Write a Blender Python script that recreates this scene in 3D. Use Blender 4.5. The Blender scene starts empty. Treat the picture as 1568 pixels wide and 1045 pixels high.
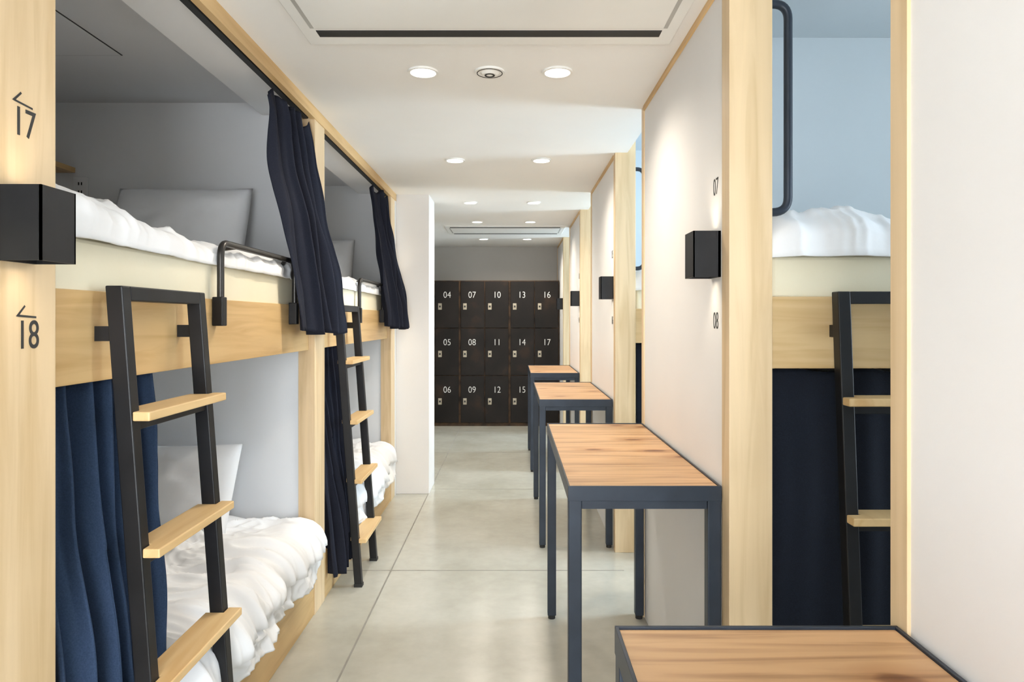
import bpy, math, random
from mathutils import Vector, noise, Matrix
import mathutils
random.seed(4)
scene = bpy.context.scene
H = 1.42
CZ = 2.44

# ------------------------------------------------------------------ materials
def new_mat(name):
    m = bpy.data.materials.new(name); m.use_nodes = True
    nt = m.node_tree
    b = nt.nodes.get('Principled BSDF')
    return m, nt, b

def ramp(nt, stops):
    r = nt.nodes.new('ShaderNodeValToRGB')
    el = r.color_ramp.elements
    while len(el) < len(stops): el.new(0.5)
    for e, (p, c) in zip(el, stops):
        e.position = p; e.color = (*c, 1)
    return r

def coords(nt, scale=(1, 1, 1)):
    t = nt.nodes.new('ShaderNodeTexCoord'); mp = nt.nodes.new('ShaderNodeMapping')
    mp.inputs['Scale'].default_value = scale
    nt.links.new(t.outputs['Object'], mp.inputs['Vector'])
    return mp

def noise_mat(name, stops, scale=5, stretch=(1, 1, 1), rough=.6, bump=.05, bscale=None, detail=6, metallic=0, dist=0, spec=.5):
    m, nt, b = new_mat(name)
    mp = coords(nt, stretch)
    n = nt.nodes.new('ShaderNodeTexNoise'); n.inputs['Scale'].default_value = scale
    n.inputs['Detail'].default_value = detail; n.inputs['Distortion'].default_value = dist
    nt.links.new(mp.outputs[0], n.inputs['Vector'])
    r = ramp(nt, stops); nt.links.new(n.outputs['Fac'], r.inputs[0])
    nt.links.new(r.outputs[0], b.inputs['Base Color'])
    b.inputs['Roughness'].default_value = rough; b.inputs['Metallic'].default_value = metallic
    b.inputs['Specular IOR Level'].default_value = spec
    if bump:
        n2 = nt.nodes.new('ShaderNodeTexNoise'); n2.inputs['Scale'].default_value = bscale or scale * 6
        nt.links.new(mp.outputs[0], n2.inputs['Vector'])
        bp = nt.nodes.new('ShaderNodeBump'); bp.inputs['Strength'].default_value = bump
        bp.inputs['Distance'].default_value = .01
        nt.links.new(n2.outputs['Fac'], bp.inputs['Height']); nt.links.new(bp.outputs[0], b.inputs['Normal'])
    return m

def wood_mat(name, a, bcol, axis='y', rough=.45, knots=False, fine=1.0, contrast=.14):
    m, nt, b = new_mat(name)
    st = {'x': (1, 14, 14), 'y': (14, 1, 14), 'z': (14, 14, 1)}[axis]
    mp = coords(nt, st)
    n = nt.nodes.new('ShaderNodeTexNoise'); n.inputs['Scale'].default_value = 1.6 * fine
    n.inputs['Detail'].default_value = 8; n.inputs['Distortion'].default_value = .8
    nt.links.new(mp.outputs[0], n.inputs['Vector'])
    r = ramp(nt, [(.3, bcol), (.55, a), (.75, tuple(min(1, c * 1.06) for c in a))])
    nt.links.new(n.outputs['Fac'], r.inputs[0])
    out = r.outputs[0]
    mp2 = coords(nt, tuple(1 if s == 1 else 3 for s in st))
    n2 = nt.nodes.new('ShaderNodeTexNoise'); n2.inputs['Scale'].default_value = 1.3
    nt.links.new(mp2.outputs[0], n2.inputs['Vector'])
    c_ = 1 - contrast
    r2 = ramp(nt, [(.3, (c_, c_ - .02, c_ - .06)), (.7, (1, 1, 1))]); nt.links.new(n2.outputs['Fac'], r2.inputs[0])
    mx = nt.nodes.new('ShaderNodeMix'); mx.data_type = 'RGBA'; mx.blend_type = 'MULTIPLY'; mx.inputs['Factor'].default_value = 1
    nt.links.new(out, mx.inputs['A']); nt.links.new(r2.outputs[0], mx.inputs['B']); out = mx.outputs['Result']
    if knots:
        mp3 = coords(nt, (2.4, 5, 1))
        n4 = nt.nodes.new('ShaderNodeTexNoise'); n4.inputs['Scale'].default_value = 3
        nt.links.new(mp3.outputs[0], n4.inputs['Vector'])
        add = nt.nodes.new('ShaderNodeVectorMath'); add.operation = 'MULTIPLY_ADD'
        add.inputs[1].default_value = (.14, .14, .14)
        nt.links.new(n4.outputs['Color'], add.inputs[0]); nt.links.new(mp3.outputs[0], add.inputs[2])
        v = nt.nodes.new('ShaderNodeTexVoronoi'); v.voronoi_dimensions = '2D'; v.inputs['Scale'].default_value = 1.0
        nt.links.new(add.outputs[0], v.inputs['Vector'])
        r3 = ramp(nt, [(.0, (.30, .18, .11)), (.06, (.42, .29, .20)), (.10, (.80, .70, .62)), (.26, (1, 1, 1))]); nt.links.new(v.outputs['Distance'], r3.inputs[0])
        mx2 = nt.nodes.new('ShaderNodeMix'); mx2.data_type = 'RGBA'; mx2.blend_type = 'MULTIPLY'; mx2.inputs['Factor'].default_value = 1
        nt.links.new(out, mx2.inputs['A']); nt.links.new(r3.outputs[0], mx2.inputs['B']); out = mx2.outputs['Result']
    nt.links.new(out, b.inputs['Base Color'])
    b.inputs['Roughness'].default_value = rough
    bp = nt.nodes.new('ShaderNodeBump'); bp.inputs['Strength'].default_value = .06; bp.inputs['Distance'].default_value = .01
    nt.links.new(n.outputs['Fac'], bp.inputs['Height']); nt.links.new(bp.outputs[0], b.inputs['Normal'])
    return m

def emis_mat(name, col, s, sample=True):
    m, nt, b = new_mat(name)
    b.inputs['Base Color'].default_value = (*col, 1)
    b.inputs['Emission Color'].default_value = (*col, 1); b.inputs['Emission Strength'].default_value = s
    if not sample:
        try: m.cycles.emission_sampling = 'NONE'
        except Exception: pass
    return m

def paint(name, c, rough=.7):
    return noise_mat(name, [(.3, tuple(x * .97 for x in c)), (.7, c)], scale=2.5, rough=rough, bump=.02, bscale=120, spec=.3)

M = {}
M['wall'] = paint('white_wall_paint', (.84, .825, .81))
M['wallshade'] = paint('shaded_bunk_paint', (.70, .70, .705))  # greyed so the upper left bunks look shaded, out of the downlights
M['walldaylit'] = paint('daylit_bunk_paint', (.67, .72, .745))  # blue cast of the window daylight is mixed into this wall colour
M['walllit'] = paint('lit_lower_bunk_paint', (.86, .89, .93))  # brighter bluish copy, paints the light inside the lower bunks
M['ceil'] = paint('ceiling_paint', (.90, .885, .85))
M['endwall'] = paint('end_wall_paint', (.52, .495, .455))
M['birch_z'] = wood_mat('birch_vertical', (.80, .61, .38), (.68, .49, .27), 'z')
M['birch_y'] = wood_mat('birch_along', (.74, .50, .235), (.62, .39, .16), 'y')
M['birch_x'] = wood_mat('birch_across', (.72, .51, .26), (.60, .39, .17), 'x')
M['birch_t'] = wood_mat('tread_birch', (.80, .56, .28), (.70, .44, .19), 'y')
M['pine'] = wood_mat('pine_table_top', (.72, .44, .23), (.42, .225, .105), 'x', rough=.42, knots=True, fine=1.3, contrast=.32)
M['steel'] = noise_mat('blue_black_steel', [(.3, (.018, .025, .037)), (.7, (.030, .040, .058))], scale=8, rough=.42, bump=.01, metallic=.2, spec=.4)
M['black'] = noise_mat('black_steel', [(.3, (.008, .008, .009)), (.7, (.014, .014, .016))], scale=8, rough=.42, bump=.01, metallic=.1, spec=.35)
M['bronze'] = noise_mat('bronze_tube', [(.3, (.035, .032, .03)), (.7, (.06, .055, .05))], scale=8, rough=.32, bump=0, metallic=.6)
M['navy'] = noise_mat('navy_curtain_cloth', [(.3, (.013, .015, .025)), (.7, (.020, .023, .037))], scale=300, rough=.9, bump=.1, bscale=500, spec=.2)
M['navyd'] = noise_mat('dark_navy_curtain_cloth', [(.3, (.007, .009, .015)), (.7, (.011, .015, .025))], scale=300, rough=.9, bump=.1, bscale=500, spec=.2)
M['navylit'] = noise_mat('lit_navy_curtain_cloth', [(.3, (.024, .042, .082)), (.7, (.034, .057, .11))], scale=300, rough=.9, bump=.1, bscale=500, spec=.2)  # same navy cloth made bluer and lighter where more light falls
M['white'] = noise_mat('white_bed_linen', [(.3, (.88, .885, .90)), (.7, (.92, .925, .94))], scale=4, rough=.85, bump=.05, bscale=40, spec=.2)
M['pilshade'] = noise_mat('shaded_pillow_case', [(.3, (.80, .81, .83)), (.7, (.85, .86, .88))], scale=4, rough=.85, bump=.05, bscale=40, spec=.2)  # upper pillow linen toned down to paint in the bunk's shadow
M['cream'] = noise_mat('cream_mattress_cover', [(.3, (.84, .77, .58)), (.7, (.88, .82, .64))], scale=3, rough=.85, bump=.05, bscale=60, spec=.2)
M['plastic'] = noise_mat('white_plastic', [(.3, (.84, .83, .79)), (.7, (.88, .87, .83))], scale=4, rough=.4, bump=0)
M['seam'] = noise_mat('panel_seam_grey', [(.3, (.42, .41, .38)), (.7, (.5, .49, .46))], scale=4, rough=.6, bump=0)
M['dark'] = noise_mat('dark_slot', [(.3, (.01, .01, .01)), (.7, (.02, .02, .02))], scale=4, rough=.6, bump=0)
M['locker'] = noise_mat('rusted_black_locker', [(.35, (.010, .008, .007)), (.6, (.017, .013, .011)), (.75, (.045, .026, .016))], scale=3.2, rough=.55, bump=.05, detail=10, metallic=0, spec=.25)
M['rust'] = noise_mat('locker_frame_rust', [(.35, (.02, .014, .010)), (.6, (.09, .052, .028))], scale=9, rough=.6, bump=.05, metallic=0, spec=.25)
M['lock'] = noise_mat('brass_lock_plate', [(.3, (.40, .35, .27)), (.7, (.55, .49, .38))], scale=20, rough=.5, bump=0, metallic=.2)
M['num'] = noise_mat('white_number_paint', [(.3, (.8, .8, .78)), (.7, (.85, .85, .83))], scale=20, rough=.6, bump=0)
M['ink'] = noise_mat('black_number_print', [(.3, (.02, .02, .02)), (.7, (.03, .03, .03))], scale=20, rough=.6, bump=0)
M['lamp'] = emis_mat('downlight_glow', (1, .95, .86), 8, False)
M['sconceglow'] = emis_mat('sconce_bulb_glow', (1, .85, .65), 6, False)
M['dayback'] = emis_mat('daylight_window_glass_large', (.90, .95, 1), 15.5)
M['day'] = emis_mat('daylight_window_glass', (.80, .91, 1), 10)
M['day2'] = emis_mat('daylight_window_glass_bright', (.70, .86, 1), 24)
M['joint'] = noise_mat('floor_joint_dark', [(.3, (.22, .21, .18)), (.7, (.30, .29, .26))], scale=10, rough=.8, bump=0)

# concrete floor
m, nt, b = new_mat('polished_concrete')
mp = coords(nt)
n1 = nt.nodes.new('ShaderNodeTexNoise'); n1.inputs['Scale'].default_value = 1.5; n1.inputs['Detail'].default_value = 8; n1.inputs['Roughness'].default_value = .62
n2 = nt.nodes.new('ShaderNodeTexNoise'); n2.inputs['Scale'].default_value = 18; n2.inputs['Detail'].default_value = 5
nt.links.new(mp.outputs[0], n1.inputs['Vector']); nt.links.new(mp.outputs[0], n2.inputs['Vector'])
r1 = ramp(nt, [(.34, (.43, .418, .355)), (.66, (.545, .533, .465))])
r2 = ramp(nt, [(.3, (.94, .94, .94)), (.7, (1, 1, 1))])
nt.links.new(n1.outputs['Fac'], r1.inputs[0]); nt.links.new(n2.outputs['Fac'], r2.inputs[0])
mx = nt.nodes.new('ShaderNodeMix'); mx.data_type = 'RGBA'; mx.blend_type = 'MULTIPLY'; mx.inputs['Factor'].default_value = 1
nt.links.new(r1.outputs[0], mx.inputs['A']); nt.links.new(r2.outputs[0], mx.inputs['B'])
nt.links.new(mx.outputs['Result'], b.inputs['Base Color'])
b.inputs['Roughness'].default_value = .22
M['floor'] = m

# ------------------------------------------------------------------ helpers
def link(o):
    scene.collection.objects.link(o); return o

def mesh_obj(name, verts, faces, mat, smooth=False):
    me = bpy.data.meshes.new(name); me.from_pydata([tuple(v) for v in verts], [], faces); me.update()
    if isinstance(mat, str): mat = M[mat]
    me.materials.append(mat)
    if smooth:
        for p in me.polygons: p.use_smooth = True
    return link(bpy.data.objects.new(name, me))

BF = [(0, 3, 2, 1), (4, 5, 6, 7), (0, 1, 5, 4), (1, 2, 6, 5), (2, 3, 7, 6), (3, 0, 4, 7)]
def box(name, x0, x1, y0, y1, z0, z1, mat, bev=0):
    x0, x1 = sorted((x0, x1)); y0, y1 = sorted((y0, y1)); z0, z1 = sorted((z0, z1))
    v = [(x0, y0, z0), (x1, y0, z0), (x1, y1, z0), (x0, y1, z0), (x0, y0, z1), (x1, y0, z1), (x1, y1, z1), (x0, y1, z1)]
    o = mesh_obj(name, v, BF, mat)
    if bev:
        md = o.modifiers.new('bevel', 'BEVEL'); md.width = bev; md.segments = 3
    return o

def fmap_box(name, F, a0, a1, b0, b1, z0, z1, mat, bev=0, ob=None, ot=None):
    ob = ob or 0; ot = ot or 0
    v = [F(a0, b0 + ob, z0), F(a1, b0 + ob, z0), F(a1, b1 + ob, z0), F(a0, b1 + ob, z0),
         F(a0, b0 + ot, z1), F(a1, b0 + ot, z1), F(a1, b1 + ot, z1), F(a0, b1 + ot, z1)]
    o = mesh_obj(name, v, BF, mat)
    import bmesh
    bm = bmesh.new(); bm.from_mesh(o.data); bmesh.ops.recalc_face_normals(bm, faces=bm.faces); bm.to_mesh(o.data); bm.free()
    if bev:
        md = o.modifiers.new('bevel', 'BEVEL'); md.width = bev; md.segments = 2
    return o

def bake(o, name, mat):
    dg = bpy.context.evaluated_depsgraph_get(); dg.update()
    me = bpy.data.meshes.new_from_object(o.evaluated_get(dg))
    me.transform(o.matrix_world)
    bpy.data.objects.remove(o)
    me.materials.clear(); me.materials.append(M[mat])
    return link(bpy.data.objects.new(name, me))

def tube(name, pts, r, mat, fillet=.04):
    pts = [Vector(p) for p in pts]
    out = [pts[0]]
    for i in range(1, len(pts) - 1):
        a, b_, c = pts[i - 1], pts[i], pts[i + 1]
        d1 = (a - b_).normalized(); d2 = (c - b_).normalized()
        p0 = b_ + d1 * fillet; p2 = b_ + d2 * fillet
        for k in range(9):
            t = k / 8
            out.append(p0 * (1 - t) ** 2 + b_ * 2 * t * (1 - t) + p2 * t * t)
    out.append(pts[-1])
    cu = bpy.data.curves.new(name, 'CURVE'); cu.dimensions = '3D'; cu.bevel_depth = r; cu.bevel_resolution = 4; cu.use_fill_caps = True
    sp = cu.splines.new('POLY'); sp.points.add(len(out) - 1)
    for p, q in zip(sp.points, out): p.co = (*q, 1)
    o = link(bpy.data.objects.new(name, cu))
    o = bake(o, name, mat)
    for p in o.data.polygons: p.use_smooth = True
    return o

def text(name, s, loc, rot, size, mat, sx=1.0, ext=.0006, off=0):
    cu = bpy.data.curves.new(name, 'FONT'); cu.body = s; cu.size = size; cu.extrude = ext; cu.offset = off
    cu.align_x = 'CENTER'; cu.align_y = 'CENTER'
    o = link(bpy.data.objects.new(name, cu)); o.location = loc; o.rotation_euler = rot; o.scale = (sx, 1, 1)
    bpy.context.view_layer.update()
    return bake(o, name, mat)

def cyl(name, c, r, z0, z1, mat, n=40, r2=None):
    r2 = r if r2 is None else r2
    v = []; f = []
    for i in range(n):
        a = 2 * math.pi * i / n
        v.append((c[0] + r * math.cos(a), c[1] + r * math.sin(a), z0))
    for i in range(n):
        a = 2 * math.pi * i / n
        v.append((c[0] + r2 * math.cos(a), c[1] + r2 * math.sin(a), z1))
    f.append(tuple(reversed(range(n)))); f.append(tuple(range(n, 2 * n)))
    for i in range(n):
        j = (i + 1) % n; f.append((i, j, n + j, n + i))
    return mesh_obj(name, v, f, mat)

def ring(name, c, r0, r1, z0, z1, mat, n=40):
    v = []; f = []
    for (r, z) in ((r0, z0), (r1, z0), (r1, z1), (r0, z1)):
        for i in range(n):
            a = 2 * math.pi * i / n; v.append((c[0] + r * math.cos(a), c[1] + r * math.sin(a), z))
    for k in range(4):
        k2 = (k + 1) % 4
        for i in range(n):
            j = (i + 1) % n; f.append((k * n + i, k * n + j, k2 * n + j, k2 * n + i))
    return mesh_obj(name, v, f, mat)

def bounds(parts):
    lo = Vector((1e9,) * 3); hi = Vector((-1e9,) * 3)
    for p in parts:
        if p.type != 'MESH': continue
        for v in p.data.vertices:
            for i in range(3):
                lo[i] = min(lo[i], v.co[i]); hi[i] = max(hi[i], v.co[i])
    return lo, hi

def group(name, parts):
    lo, hi = bounds(parts)
    c = (lo + hi) / 2; c.z = lo.z
    e = link(bpy.data.objects.new(name, None)); e.location = c; e.empty_display_size = .1
    for p in parts:
        p.parent = e
        p.location = p.location - c
    return e

def single(o):
    lo, hi = bounds([o]); c = (lo + hi) / 2; c.z = lo.z
    o.data.transform(Matrix.Translation(-c)); o.location = c
    return o

def spot(name, loc, energy, col, size, blend, rot=(0, 0, 0), rad=.03):
    l = bpy.data.lights.new(name, 'SPOT'); l.energy = energy; l.color = col; l.spot_size = size; l.spot_blend = blend; l.shadow_soft_size = rad
    o = link(bpy.data.objects.new(name, l)); o.location = loc; o.rotation_euler = rot
    return o

# ------------------------------------------------------------------ room shell
YB, YE = -2.2, 9.56
XL, XR = -2.25, 2.95
fl = box('slab', XL - .1, XR + .1, YB - .1, YE + .1, -.12, 0, 'floor')
jp = [fl]
for y in (.1, 3.86, 5.72, 7.3, 8.7):
    jp.append(box('joint_cross', -.95, .63, y, y + .008, 0, .0008, 'joint'))
jp.append(box('joint_long', -.692, -.684, YB, YE - .5, 0, .0009, 'joint'))
group('floor', jp)

group('ceiling', [
    box('corridor_ceiling', -.97, .70, YB, YE, CZ, 2.95, 'ceil'),
    box('rear_left_ceiling', XL, -.97, 5.92, YE, CZ, 2.95, 'ceil'),
    box('bunk_ceiling_left', XL, -1.21, YB, 5.92, 2.47, 2.95, 'wallshade'),
    box('bunk_soffit_left', -1.21, -.97, YB, 5.92, 2.41, 2.95, 'wall'),
    box('bunk_ceiling_right', .70, XR, YB, YE, 2.76, 2.95, 'walldaylit'),
])
hx0, hx1, hy0, hy1 = -1.98, -1.55, 2.25, 2.70
box('trim_1', hx0, hx1, hy0, hy1, 2.4665, 2.4705, 'wallshade')
box('trim_2', hx0 - .005, hx1 + .005, hy0 - .005, hy1 + .005, 2.4680, 2.471, 'dark')

box('wall_left', XL - .1, XL, YB, YE, 0, 2.95, 'wallshade')
box('wall_right', XR, XR + .1, YB, YE, 0, 2.95, 'walldaylit')
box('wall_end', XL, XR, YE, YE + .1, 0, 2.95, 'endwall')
box('wall_back', XL, XR, YB - .1, YB, 0, 2.95, 'wall')
box('wall_column', XL, -.68, 5.56, 5.93, 0, CZ + .01, 'wall', .003)
box('wall_left_rear', XL, -.96, YB, -.79, 0, 2.43, 'wall')

def window(n, x0, x1, y0, y1, z0, z1, normal, mat='day'):
    t = .04
    P = []
    if normal == 'y':
        P.append(box('glass', x0, x1, y0, y0 + .01, z0, z1, mat))
        for (a, b_, c, d) in ((x0 - t, x0, z0 - t, z1 + t), (x1, x1 + t, z0 - t, z1 + t), (x0, x1, z0 - t, z0), (x0, x1, z1, z1 + t)):
            P.append(box('frame', a, b_, y0, y0 + .03, c, d, 'plastic'))
    else:
        P.append(box('glass', x0 - .01, x0, y0, y1, z0, z1, mat))
        for (a, b_, c, d) in ((y0 - t, y0, z0 - t, z1 + t), (y1, y1 + t, z0 - t, z1 + t), (y0, y1, z0 - t, z0), (y0, y1, z1, z1 + t)):
            P.append(box('frame', x0 - .03, x0, a, b_, c, d, 'plastic'))
    return group('window_%d' % n, P)
window(1, -.85, .5, YB, 0, .3, 2.2, 'y', 'dayback')

# ------------------------------------------------------------------ right side panels / bunks
def sconce(side, y, z0=1.55, e=1.5):
    h, w, d, t = .14, .10, .083, .004
    if side > 0: xw, xo = .63, .63 - d
    else: xw, xo = -.95, -.95 + d
    s = 1 if side > 0 else -1
    P = [box('front_plate', xo, xo + s * t, y, y + w, z0, z0 + h, 'black'),
         box('side_near', xo, xw, y, y + t, z0, z0 + h, 'black'),
         box('side_far', xo, xw, y + w - t, y + w, z0, z0 + h, 'black'),
         box('back_plate', xw - s * .008, xw, y, y + w, z0, z0 + h, 'black'),
         box('bulb', xw - s * .055, xw - s * .03, y + w / 2 - .012, y + w / 2 + .012, z0 + h / 2 - .015, z0 + h / 2 + .015, 'sconceglow')]
    xc = xw - s * .045
    col = (1, .87, .68)
    P.append(spot('lamp_up', (xc, y + w / 2, z0 + h * .72), e, col, math.radians(85), .9, (math.pi, 0, 0), .02))
    P.append(spot('lamp_down', (xc, y + w / 2, z0 + h * .28), e, col, math.radians(85), .9, (0, 0, 0), .02))
    return group('wall_sconce', P)

def ridge(v, e=3):
    return (1 - min(1, abs(noise.noise(v)) * 1.6)) ** e

def duvet(name, F, W, L, z, thick, hang=0.0, seed=0, nu=170, nv=280, extra=None, hemf=.16, tuck=False, crumple=1.0):
    """F(s,t,z) -> world. s = 0..W from back to front edge, then hangs down (tuck = short rolled edge)."""
    r = .02 if tuck else .05
    tot = W + hang
    arc = r * math.pi / 2
    v = []; f = []
    for i in range(nv + 1):
        t = L * i / nv
        et = min(1, max(0, min(t, L - t) / .09)); et = math.sqrt(max(0, 1 - (1 - et) ** 2))
        hg = 1 + hemf * noise.noise(Vector((t * 2.3, seed, 3))) + .1 * noise.noise(Vector((t * 7, seed, 5)))
        for j in range(nu + 1):
            s = tot * j / nu
            es = min(1, s / .08); es = math.sqrt(max(0, 1 - (1 - es) ** 2))
            if tuck:
                e2 = min(1, max(0, W - s) / .07); e2 = math.sqrt(max(0, 1 - (1 - e2) ** 2)); es *= .35 + .65 * e2
            p = Vector((s * 1.0, t * 1.0, seed * 7.3))
            a = noise.noise(p * 2.4)
            q = Vector((s * 3.0 + .55 * noise.noise(p * 2.8), t * 4.2 + .7 * noise.noise(p * 2.3 + Vector((5, 0, 0))), seed))
            rd = ridge(q, 3)
            rd2 = ridge(Vector((q.x * 1.6 - q.y * 1.1, q.y * 1.4 + q.x * 1.3, 4.4)), 3)
            rd3 = ridge(q * 2.7 + Vector((2, 8, 1)), 2.5)
            rd4 = ridge(Vector((q.x * 4.1 + q.y * 2.9, q.y * 3.7 - q.x * 3.1, 2.2)), 2)
            d = .52 + a * .55 + crumple * (rd * .34 + rd2 * .26 + rd3 * .16 + rd4 * .09)
            th = thick * d * et * es
            if extra: th += extra(s, t) * et * es
            th = max(th, .001)
            if s > W - r:
                k = s - (W - r)
                if k < arc:
                    an = k / r
                    so = W - r + (r + th) * math.sin(an); zo = z - r + (r + th) * math.cos(an)
                else:
                    dn = (k - arc) * hg
                    so = W + th * .8 + .012 * math.sin(t * 13 + 2 * noise.noise(Vector((t * 3, seed, 0)))) * min(1, dn / .08); zo = z - r - dn
            else:
                so = s; zo = z + th
            v.append(F(so, t, zo))
    for i in range(nv):
        for j in range(nu):
            a = i * (nu + 1) + j; f.append((a, a + 1, a + nu + 2, a + nu + 1))
    o = mesh_obj(name, v, f, 'white', True)
    md = o.modifiers.new('sol', 'SOLIDIFY'); md.thickness = .006; md.offset = 0
    return single(o)

def pillow(name, c, w, h, t, rot, mat='white', seed=0):
    N = 30; v = []; f = []
    for side in (1, -1):
        for i in range(N + 1):
            for j in range(N + 1):
                u = -1 + 2 * i / N; k = -1 + 2 * j / N
                th = ((1 - abs(u) ** 2.6) * (1 - abs(k) ** 2.6)) ** .55
                pin = 1 - .06 * (1 - abs(u)) * abs(k)
                wr = 1 + .14 * noise.noise(Vector((u * 2.5, k * 2.5, seed + side))) + .10 * (1 - abs(noise.noise(Vector((u * 3, k * 2 + seed, 3))))) ** 5
                v.append(Vector((u * w / 2, k * h / 2 * pin, side * t / 2 * th * wr)))
        off = (N + 1) ** 2 if side < 0 else 0
        for i in range(N):
            for j in range(N):
                a = off + i * (N + 1) + j
                q = (a, a + N + 1, a + N + 2, a + 1)
                f.append(q if side > 0 else tuple(reversed(q)))
    R = rot.to_matrix()
    v = [R @ p + Vector(c) for p in v]
    o = mesh_obj(name, v, f, mat, True)
    import bmesh
    bm = bmesh.new(); bm.from_mesh(o.data); bmesh.ops.remove_doubles(bm, verts=bm.verts, dist=.0008); bm.to_mesh(o.data); bm.free()
    return single(o)

def curtain(name, a0, a1, b0, b1, zt, zb, folds, amp, mat='navy', seed=0, nu=200, nv=60, ampt=None, bunch=0, zslope=0):
    v = []; f = []
    ampt = amp * .5 if ampt is None else ampt
    for i in range(nv + 1):
        q = i / nv
        e = q * q * (3 - 2 * q) * .6 + q * .4
        for j in range(nu + 1):
            u = j / nu
            P0 = Vector(a0).lerp(Vector(b0), e); P1 = Vector(a1).lerp(Vector(b1), e)
            p = P0.lerp(P1, u)
            d = (P1 - P0).normalized(); nrm = Vector((d.y, -d.x))
            ph = u * folds * 2 * math.pi + 1.2 * noise.noise(Vector((u * 3, q * 1.4, seed))) + 1.8 * noise.noise(Vector((u * 2.2, seed * 3, 1)))
            am = (ampt * (1 - q) + amp * q) * (.85 + .7 * noise.noise(Vector((u * 4, q * 1.8, seed + 5))))
            off = am * math.sin(ph) + .3 * am * math.sin(2.3 * ph + 1)
            off += .35 * amp * noise.noise(Vector((u * 6, q * 5, seed + 9)))
            p = p + nrm * off + d * (am * .35 * math.cos(ph))
            z = zt + (zb + zslope * (u - .5) - zt) * q
            z += .010 * math.sin(ph * .5) * q
            if q < .1:
                k = (1 - q / .1)
                z += .007 * math.sin(ph) * k
                if bunch: z -= bunch * k * (.5 + .5 * math.sin(u * folds * 3.3 + seed)) * .5
            v.append((p.x, p.y, z))
    for i in range(nv):
        for j in range(nu):
            a = i * (nu + 1) + j; f.append((a, a + 1, a + nu + 2, a + nu + 1))
    o = mesh_obj(name, v, f, mat, True)
    md = o.modifiers.new('sol', 'SOLIDIFY'); md.thickness = .003
    return single(o)

def ladder(F):
    o_at = lambda z: .16 - (.16 - .05) * z / 1.50
    W, s = .43, .036
    P = []
    for a in (0, W - s):
        P.append(fmap_box('stile', F, a, a + s, -.02, .02, .012, 1.50, 'black', .003, ob=o_at(0), ot=o_at(1.5)))
        P.append(fmap_box('foot', F, a - .002, a + s + .002, -.022, .022, 0, .016, 'dark', 0, ob=o_at(0), ot=o_at(0)))
        P.append(fmap_box('bracket', F, a + .008, a + s - .008, .001, o_at(1.39) - .02, 1.37, 1.405, 'black'))
    P.append(fmap_box('top_bar', F, s, W - s, -.02, .02, 1.465, 1.50, 'black', .003, ob=o_at(1.48), ot=o_at(1.5)))
    for z in (1.205, .885, .57, .255):
        o = o_at(z)
        P.append(fmap_box('tread_support', F, s, W - s, o - .016, o + .016, z - .048, z - .023, 'black', .002))
        pl = [(s + .001, -.03), (W - s - .001, -.03), (W - s - .001, .022), (W - .001, .022), (W - .001, .062), (.001, .062), (.001, .022), (s + .001, .022)]
        n = len(pl)
        vs = [F(w_, o + q, z - .022) for w_, q in pl] + [F(w_, o + q, z) for w_, q in pl]
        fs = [tuple(range(n)), tuple(range(2 * n - 1, n - 1, -1))] + [(i, (i + 1) % n, n + (i + 1) % n, n + i) for i in range(n)]
        t = mesh_obj('tread', vs, fs, 'birch_t')
        import bmesh
        bm = bmesh.new(); bm.from_mesh(t.data); bmesh.ops.recalc_face_normals(bm, faces=bm.faces); bm.to_mesh(t.data); bm.free()
        md = t.modifiers.new('bevel', 'BEVEL'); md.width = .003; md.segments = 2
        P.append(t)
    return group('bunk_ladder', P)

def guard_rail(F, w0, w1):
    P = [tube('bar', [F(w0, .022, 1.43), F(w0, .022, 1.675), F(w1, .022, 1.675), F(w1, .022, 1.43)], .0115, 'bronze', .05)]
    P.append(tube('inner_bar', [F(w1 - .12, .022, 1.672), F(w1 - .045, -.02, 1.655), F(w1 - .045, -.02, 1.50)], .009, 'bronze', .03))
    P.append(tube('inner_bar', [F(w0 + .12, .022, 1.672), F(w0 + .045, -.02, 1.655), F(w0 + .045, -.02, 1.50)], .009, 'bronze', .03))
    for w in (w0, w1):
        P.append(fmap_box('clamp', F, w - .018, w + .018, 0.001, .036, 1.40, 1.495, 'black', .003))
    return group('bed_guard_rail', P)

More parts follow.
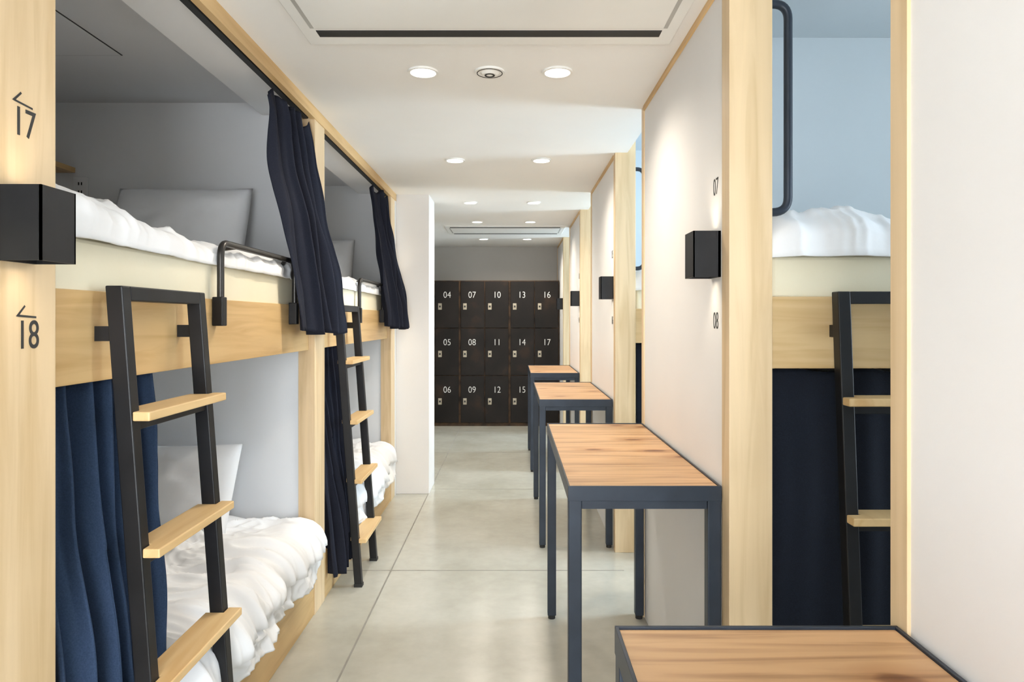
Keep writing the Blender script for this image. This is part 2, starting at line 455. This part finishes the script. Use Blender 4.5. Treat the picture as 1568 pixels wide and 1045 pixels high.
def right_bay(y0, y1, n, detail=True, bunk=True):
    P = [box('corridor_panel', .63, .70, y0 + .04, y1 - .045, 0, CZ + .3, 'wall'),
         box('far_panel', .70, XR, y1 - .06, y1, 0, 2.76, 'walldaylit')]
    group('wall_right_bay_%d' % n, P)
    box('trim_post_%d' % n, .625, .75, y0 - .03, y0 + .04, 0, 2.76, 'birch_z', .002)
    box('trim_edge_%d' % n, .624, .70, y1 - .045, y1 + .003, 0, CZ, 'birch_z', .001)
    box('trim_top_%d' % n, .622, .63, y0 + .04, y1 - .045, CZ - .022, CZ, 'birch_y')
    if not bunk: return
    P = [box('side_board', .75, 2.88, y0 - .01, y0 + .02, 1.278, 1.488, 'birch_x', .002),
         box('platform', .71, 2.88, y0 + .021, y1 - .07, 1.33, 1.44, 'birch_x'),
         box('lower_board', .75, 2.88, y0 - .01, y0 + .02, .0, .24, 'birch_x', .002),
         box('lower_platform', .71, 2.88, y0 + .021, y1 - .07, .12, .22, 'birch_x'),
         box('end_post', 2.88, 2.94, y0 - .01, y0 + .05, 0, 2.75, 'birch_z')]
    group('bunk_bed', P)
    m1 = box('mattress', .76, 2.82, y0 + .015, y1 - .10, 1.442, 1.612, 'cream', .015); single(m1)
    m2 = box('mattress', .76, 2.82, y0 + .10, y1 - .10, .222, .40, 'cream', .02); single(m2)
    if detail:
        duvet('duvet', lambda s, t, z: (.72 + t, y1 - .14 - s, z), y1 - y0 - .155, 1.5, 1.613, .085, .008, seed=n + 2, extra=lambda s, t: .045 + .016 * math.sin(t * 9), tuck=True, crumple=.9)
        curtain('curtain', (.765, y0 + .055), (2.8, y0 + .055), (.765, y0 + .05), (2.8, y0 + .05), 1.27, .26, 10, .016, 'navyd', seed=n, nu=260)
        ladder(lambda w, o, z: (.915 + w, y0 - .01 - o, z))
    yy = y0 - .002
    group('grab_handle', [tube('bar', [(.751, yy, 2.345), (.806, yy, 2.345), (.806, yy, 1.735), (.751, yy, 1.735)], .0125, 'steel', .045)])

bays = [(2.0, 3.30), (4.19, 5.46), (6.34, 7.52), (8.45, 9.55)]
right_bay(-.15, 1.125, 1, bunk=False)
for i, (a, b_) in enumerate(bays):
    right_bay(a, b_, i + 2, detail=(i < 2), bunk=(i < 3))
right_bay(-2.2, -1.05, 6, bunk=False)

for i, (a, b_) in enumerate(((1.20, 1.85), (3.42, 4.05), (5.6, 6.2), (7.65, 8.3), (-.95, -.25))):
    window(i + 2, XR, 0, a, b_, .7, 2.5, 'x', 'day2' if i in (1, 2, 3) else 'day')

for y in (2.065, 4.235, 6.375, 8.49):
    sconce(1, y)
RR = (math.radians(90), 0, math.radians(-90))
LR = (math.radians(90), 0, math.radians(90))
for k, (y0, pair) in enumerate(((2.0, ('07', '08')), (4.19, ('05', '06')), (6.34, ('03', '04')))):
    group('bunk_number_sign', [text('number_upper', pair[0], (.6295, y0 + .115, 1.83), RR, .076, 'ink', .72, off=-.001),
                               text('number_lower', pair[1], (.6295, y0 + .115, 1.415), RR, .076, 'ink', .72, off=-.001)])

# ------------------------------------------------------------------ tables
def table(y0, y1, x0=.165, x1=.622, h=.925):
    lw = .042
    P = []
    P.append(box('top', x0 + .006, x1 - .006, y0 + .006, y1 - .006, h - .030, h - .004, 'pine', .002))
    rim = [(x0, x1, y0, y0 + .006), (x0, x1, y1 - .006, y1), (x0, x0 + .006, y0 + .006, y1 - .006), (x1 - .006, x1, y0 + .006, y1 - .006)]
    for r_ in rim: P.append(box('rim', *r_, h - .045, h, 'steel', .001))
    for (a, b_) in ((x0, y0), (x1 - lw, y0), (x0, y1 - lw), (x1 - lw, y1 - lw)):
        P.append(box('leg', a + .001, a + lw - .001, b_ + .001, b_ + lw - .001, .018, h - .031, 'steel', .003))
        P.append(cyl('foot', (a + lw / 2, b_ + lw / 2), .017, 0, .02, 'dark', 20))
    P.append(box('apron', x0 + lw, x1 - lw, y0 + .008, y0 + .03, h - .07, h - .031, 'steel'))
    P.append(box('apron', x0 + lw, x1 - lw, y1 - .03, y1 - .008, h - .07, h - .031, 'steel'))
    P.append(box('apron', x0 + .008, x0 + .03, y0 + lw, y1 - lw, h - .07, h - .031, 'steel'))
    P.append(box('apron', x1 - .03, x1 - .008, y0 + lw, y1 - lw, h - .07, h - .031, 'steel'))
    return group('wall_table', P)
for a, b_ in ((-.13, 1.105), (2.03, 3.27), (4.24, 5.43), (6.36, 7.45)):
    table(a, b_)

# ------------------------------------------------------------------ left bunks
BX = -.98
def left_bay(p0, p1, k, full=True):
    P = [box('upper_board', BX - .025, BX, p0, p1, 1.275, 1.488, 'birch_y', .002),
         box('platform', XL + .01, BX - .026, p0 + .005, p1 - .005, 1.34, 1.44, 'wall'),
         box('base_board', BX, -.955, p0, p1, 0, .24, 'birch_y', .002),
         box('base_platform', XL + .01, BX - .002, p0 + .005, p1 - .005, .10, .22, 'birch_y')]
    group('bunk_bed', P)
    single(box('mattress', -2.02, BX - .008, p0 + .02, p1 - .02, 1.441, 1.612, 'cream', .015))
    single(box('mattress', -2.02, BX - .012, p0 + .02, p1 - .02, .222, .39, 'white', .03))
    if not full: return
    F = lambda s, t, z: (-2.0 + s, p0 + .03 + t, z)
    duvet('duvet', F, 1.008, 1.74, 1.613, .062, .008, seed=11 + k, extra=lambda s, t: .005 + .075 * max(0, 1 - t / .65), tuck=True)
    F2 = lambda s, t, z: (-2.0 + s, p0 + .40 + t, z)
    duvet('duvet', F2, 1.025, 1.47, .40, .095, .13, seed=21 + k, extra=lambda s, t: .03 + .02 * math.sin(t * 3 + 1))
    pillow('pillow', (-1.52, p1 - .17, 1.835), .62, .42, .15, mathutils.Euler((math.radians(70), 0, 0)), 'pilshade', k)
    pillow('pillow', (-1.56, p1 - .22, .66), .62, .42, .16, mathutils.Euler((math.radians(62), 0, 0)), 'white', k + 4)
    FB = lambda w, o, z: (BX + o, p0 + w, z)
    guard_rail(FB, 2.24 - 1.42, 3.0 - 1.42)
    ladder(lambda w, o, z: (BX + o, p0 + .17 + w, z))
    d = p0 - 1.42
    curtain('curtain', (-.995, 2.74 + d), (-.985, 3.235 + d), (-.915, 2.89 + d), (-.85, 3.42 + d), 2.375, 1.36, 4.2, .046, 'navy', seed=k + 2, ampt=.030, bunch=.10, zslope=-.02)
    curtain('curtain', (-1.06, p0 + .03), (-1.045, p0 + .56), (-.925, p0 + .03), (-.915, p0 + .41), 1.27, .10, 6.0, .040, 'navylit' if k == 0 else 'navy', seed=k + 7, ampt=.032)
    box('trim_curtain_track_%d' % (k + 1), -1.005, -.98, p0 + .01, p1 - .01, 2.385, 2.41, 'dark')

posts = [(1.245, 1.42), (3.28, 3.45), (5.33, 5.50)]
left_bay(-.79, 1.245, 9, False)
left_bay(1.42, 3.28, 0)
left_bay(3.45, 5.33, 1)
for i, (a, b_) in enumerate(posts):
    box('trim_post_left_%d' % (i + 1), -1.03, -.95, a, b_, 0, 2.41, 'birch_z', .002)
    group('wall_bunk_end_%d' % (i + 1), [box('upper_part', XL, -1.03, a + .02, b_ - .02, 1.44, 2.47, 'wallshade'),
                                        box('lower_part', XL, -1.03, a + .02, b_ - .02, 0, 1.44, 'walllit')])
box('wall_filler_left', -1.03, -.95, 5.50, 5.56, 0, 2.41, 'wall')
box('trim_ceiling_left', -.972, -.945, YB, 5.55, 2.385, CZ, 'birch_y')
single(box('wall_lower_lit', XL, XL + .01, -.79, 5.33, .22, 1.34, 'walllit'))  # thin sheet carrying the lit wall colour along the lower left wall

def arrow(y, z):
    x = -.9495
    v = [(x, y - .024, z), (x, y + .026, z - .003), (x, y + .026, z + .001), (x, y - .022, z + .004),
         (x, y - .024, z), (x, y - .004, z + .020), (x, y - .007, z + .023), (x, y - .030, z + .001)]
    return mesh_obj('arrow', v, [(0, 1, 2, 3), (4, 5, 6, 7)], 'ink')
group('bunk_number_sign', [text('number_upper', '17', (-.9495, 1.328, 1.80), LR, .080, 'ink', .80, off=0), arrow(1.325, 1.838)])
group('bunk_number_sign', [text('number_lower', '18', (-.9495, 1.338, 1.388), LR, .080, 'ink', .80, off=0), arrow(1.335, 1.426)])
sconce(-1, 1.255, 1.53, 1.0)
sconce(-1, 5.36, 1.53, 2.0)

group('wall_shelf', [box('board', XL + .005, XL + .14, 2.75, 3.295, 2.13, 2.155, 'birch_y', .002), box('lip', XL + .005, XL + .02, 2.75, 3.295, 2.155, 2.19, 'birch_y')])
group('power_outlet', [box('plate', -2.12, -2.05, 3.292, 3.30, 2.0, 2.11, 'wallshade', .002)] +
      [box('slot', -2.095 + dx, -2.09 + dx, 3.290, 3.293, z, z + .014, 'dark') for dx in (0, .014) for z in (2.03, 2.07)])

# ------------------------------------------------------------------ lockers
LY = 9.10
P = [box('carcass', -1.369, .622, LY + .02, YE - .005, 0, 1.945, 'rust')]
cw = .3320; rh = .633
num = 1
for c in range(6):
    x0 = -1.369 + c * cw
    gl = .014 if c % 2 == 0 else .005
    gr = .005 if c % 2 == 0 else .014
    for r_ in range(3):
        zt = 1.935 - r_ * rh; zb = zt - rh + .012
        P.append(box('door', x0 + gl, x0 + cw - gr, LY, LY + .02, zb, zt, 'locker', .004))
        P.append(box('lock_plate', x0 + .045, x0 + .093, LY - .008, LY, zt - .38, zt - .295, 'lock', .004))
        P.append(box('lock_slot', x0 + .058, x0 + .080, LY - .011, LY - .008, zt - .35, zt - .325, 'dark'))
        P.append(text('number', '%02d' % num, (x0 + .165, LY - .001, zt - .185), (math.radians(90), 0, 0), .12, 'num', .88, off=-.001))
        num += 1
group('locker_cabinet', P)

# ------------------------------------------------------------------ ceiling fittings
for y in (2.8, 4.35, 5.92, 7.08, 8.6):
    for x in (-.367, .184):
        g = [cyl('lens', (x, y), .052, CZ - .004, CZ - .002, 'lamp'),
             ring('trim_ring', (x, y), .052, .062, CZ - .008, CZ, 'plastic')]
        g.append(spot('lamp', (x, y, CZ - .02), 40, (1, .91, .78), math.radians(155), .9, (0, 0, 0), .05))
        group('recessed_downlight', g)
group('smoke_detector', [ring('base_ring', (-.094, 2.8), .035, .062, CZ - .008, CZ, 'plastic'),
                         cyl('body', (-.094, 2.8), .028, CZ - .016, CZ, 'plastic', r2=.05),
                         ring('vent', (-.094, 2.8), .014, .021, CZ - .018, CZ - .004, 'dark'),
                         ring('vent_outer', (-.094, 2.8), .050, .053, CZ - .0095, CZ - .004, 'dark')])
def aircon(y0, y1):
    x0, x1 = -.74, .575
    P = [box('panel', x0, x1, y0, y1, CZ - .012, CZ, 'plastic', .004),
         box('slot_far', x0 + .055, x1 - .055, y1 - .125, y1 - .072, CZ - .0135, CZ - .011, 'dark'),
         box('slot_near', x0 + .055, x1 - .055, y0 + .072, y0 + .125, CZ - .0135, CZ - .011, 'dark'),
         box('seam', x0 + .04, x1 - .04, y0 + .14, y1 - .142, CZ - .0128, CZ - .011, 'seam'),
         box('grille', x0 + .055, x1 - .055, y0 + .145, y1 - .147, CZ - .015, CZ - .011, 'plastic', .001)]
    group('ceiling_air_conditioner', P)
aircon(1.78, 2.50)
aircon(7.36, 8.08)

# ------------------------------------------------------------------ world, camera
w = bpy.data.worlds.new('world'); scene.world = w; w.use_nodes = True
w.node_tree.nodes['Background'].inputs[0].default_value = (.7, .8, 1, 1)
w.node_tree.nodes['Background'].inputs[1].default_value = .3
cam = bpy.data.cameras.new('camera'); co = link(bpy.data.objects.new('camera', cam))
co.location = (0, 0, H); co.rotation_euler = (math.radians(90), 0, 0)
cam.sensor_width = 36; cam.lens = 24.0; cam.shift_y = -.0207; cam.shift_x = -.0006
cam.clip_start = .02
scene.camera = co
scene.view_settings.view_transform = 'Standard'
scene.view_settings.exposure = 0
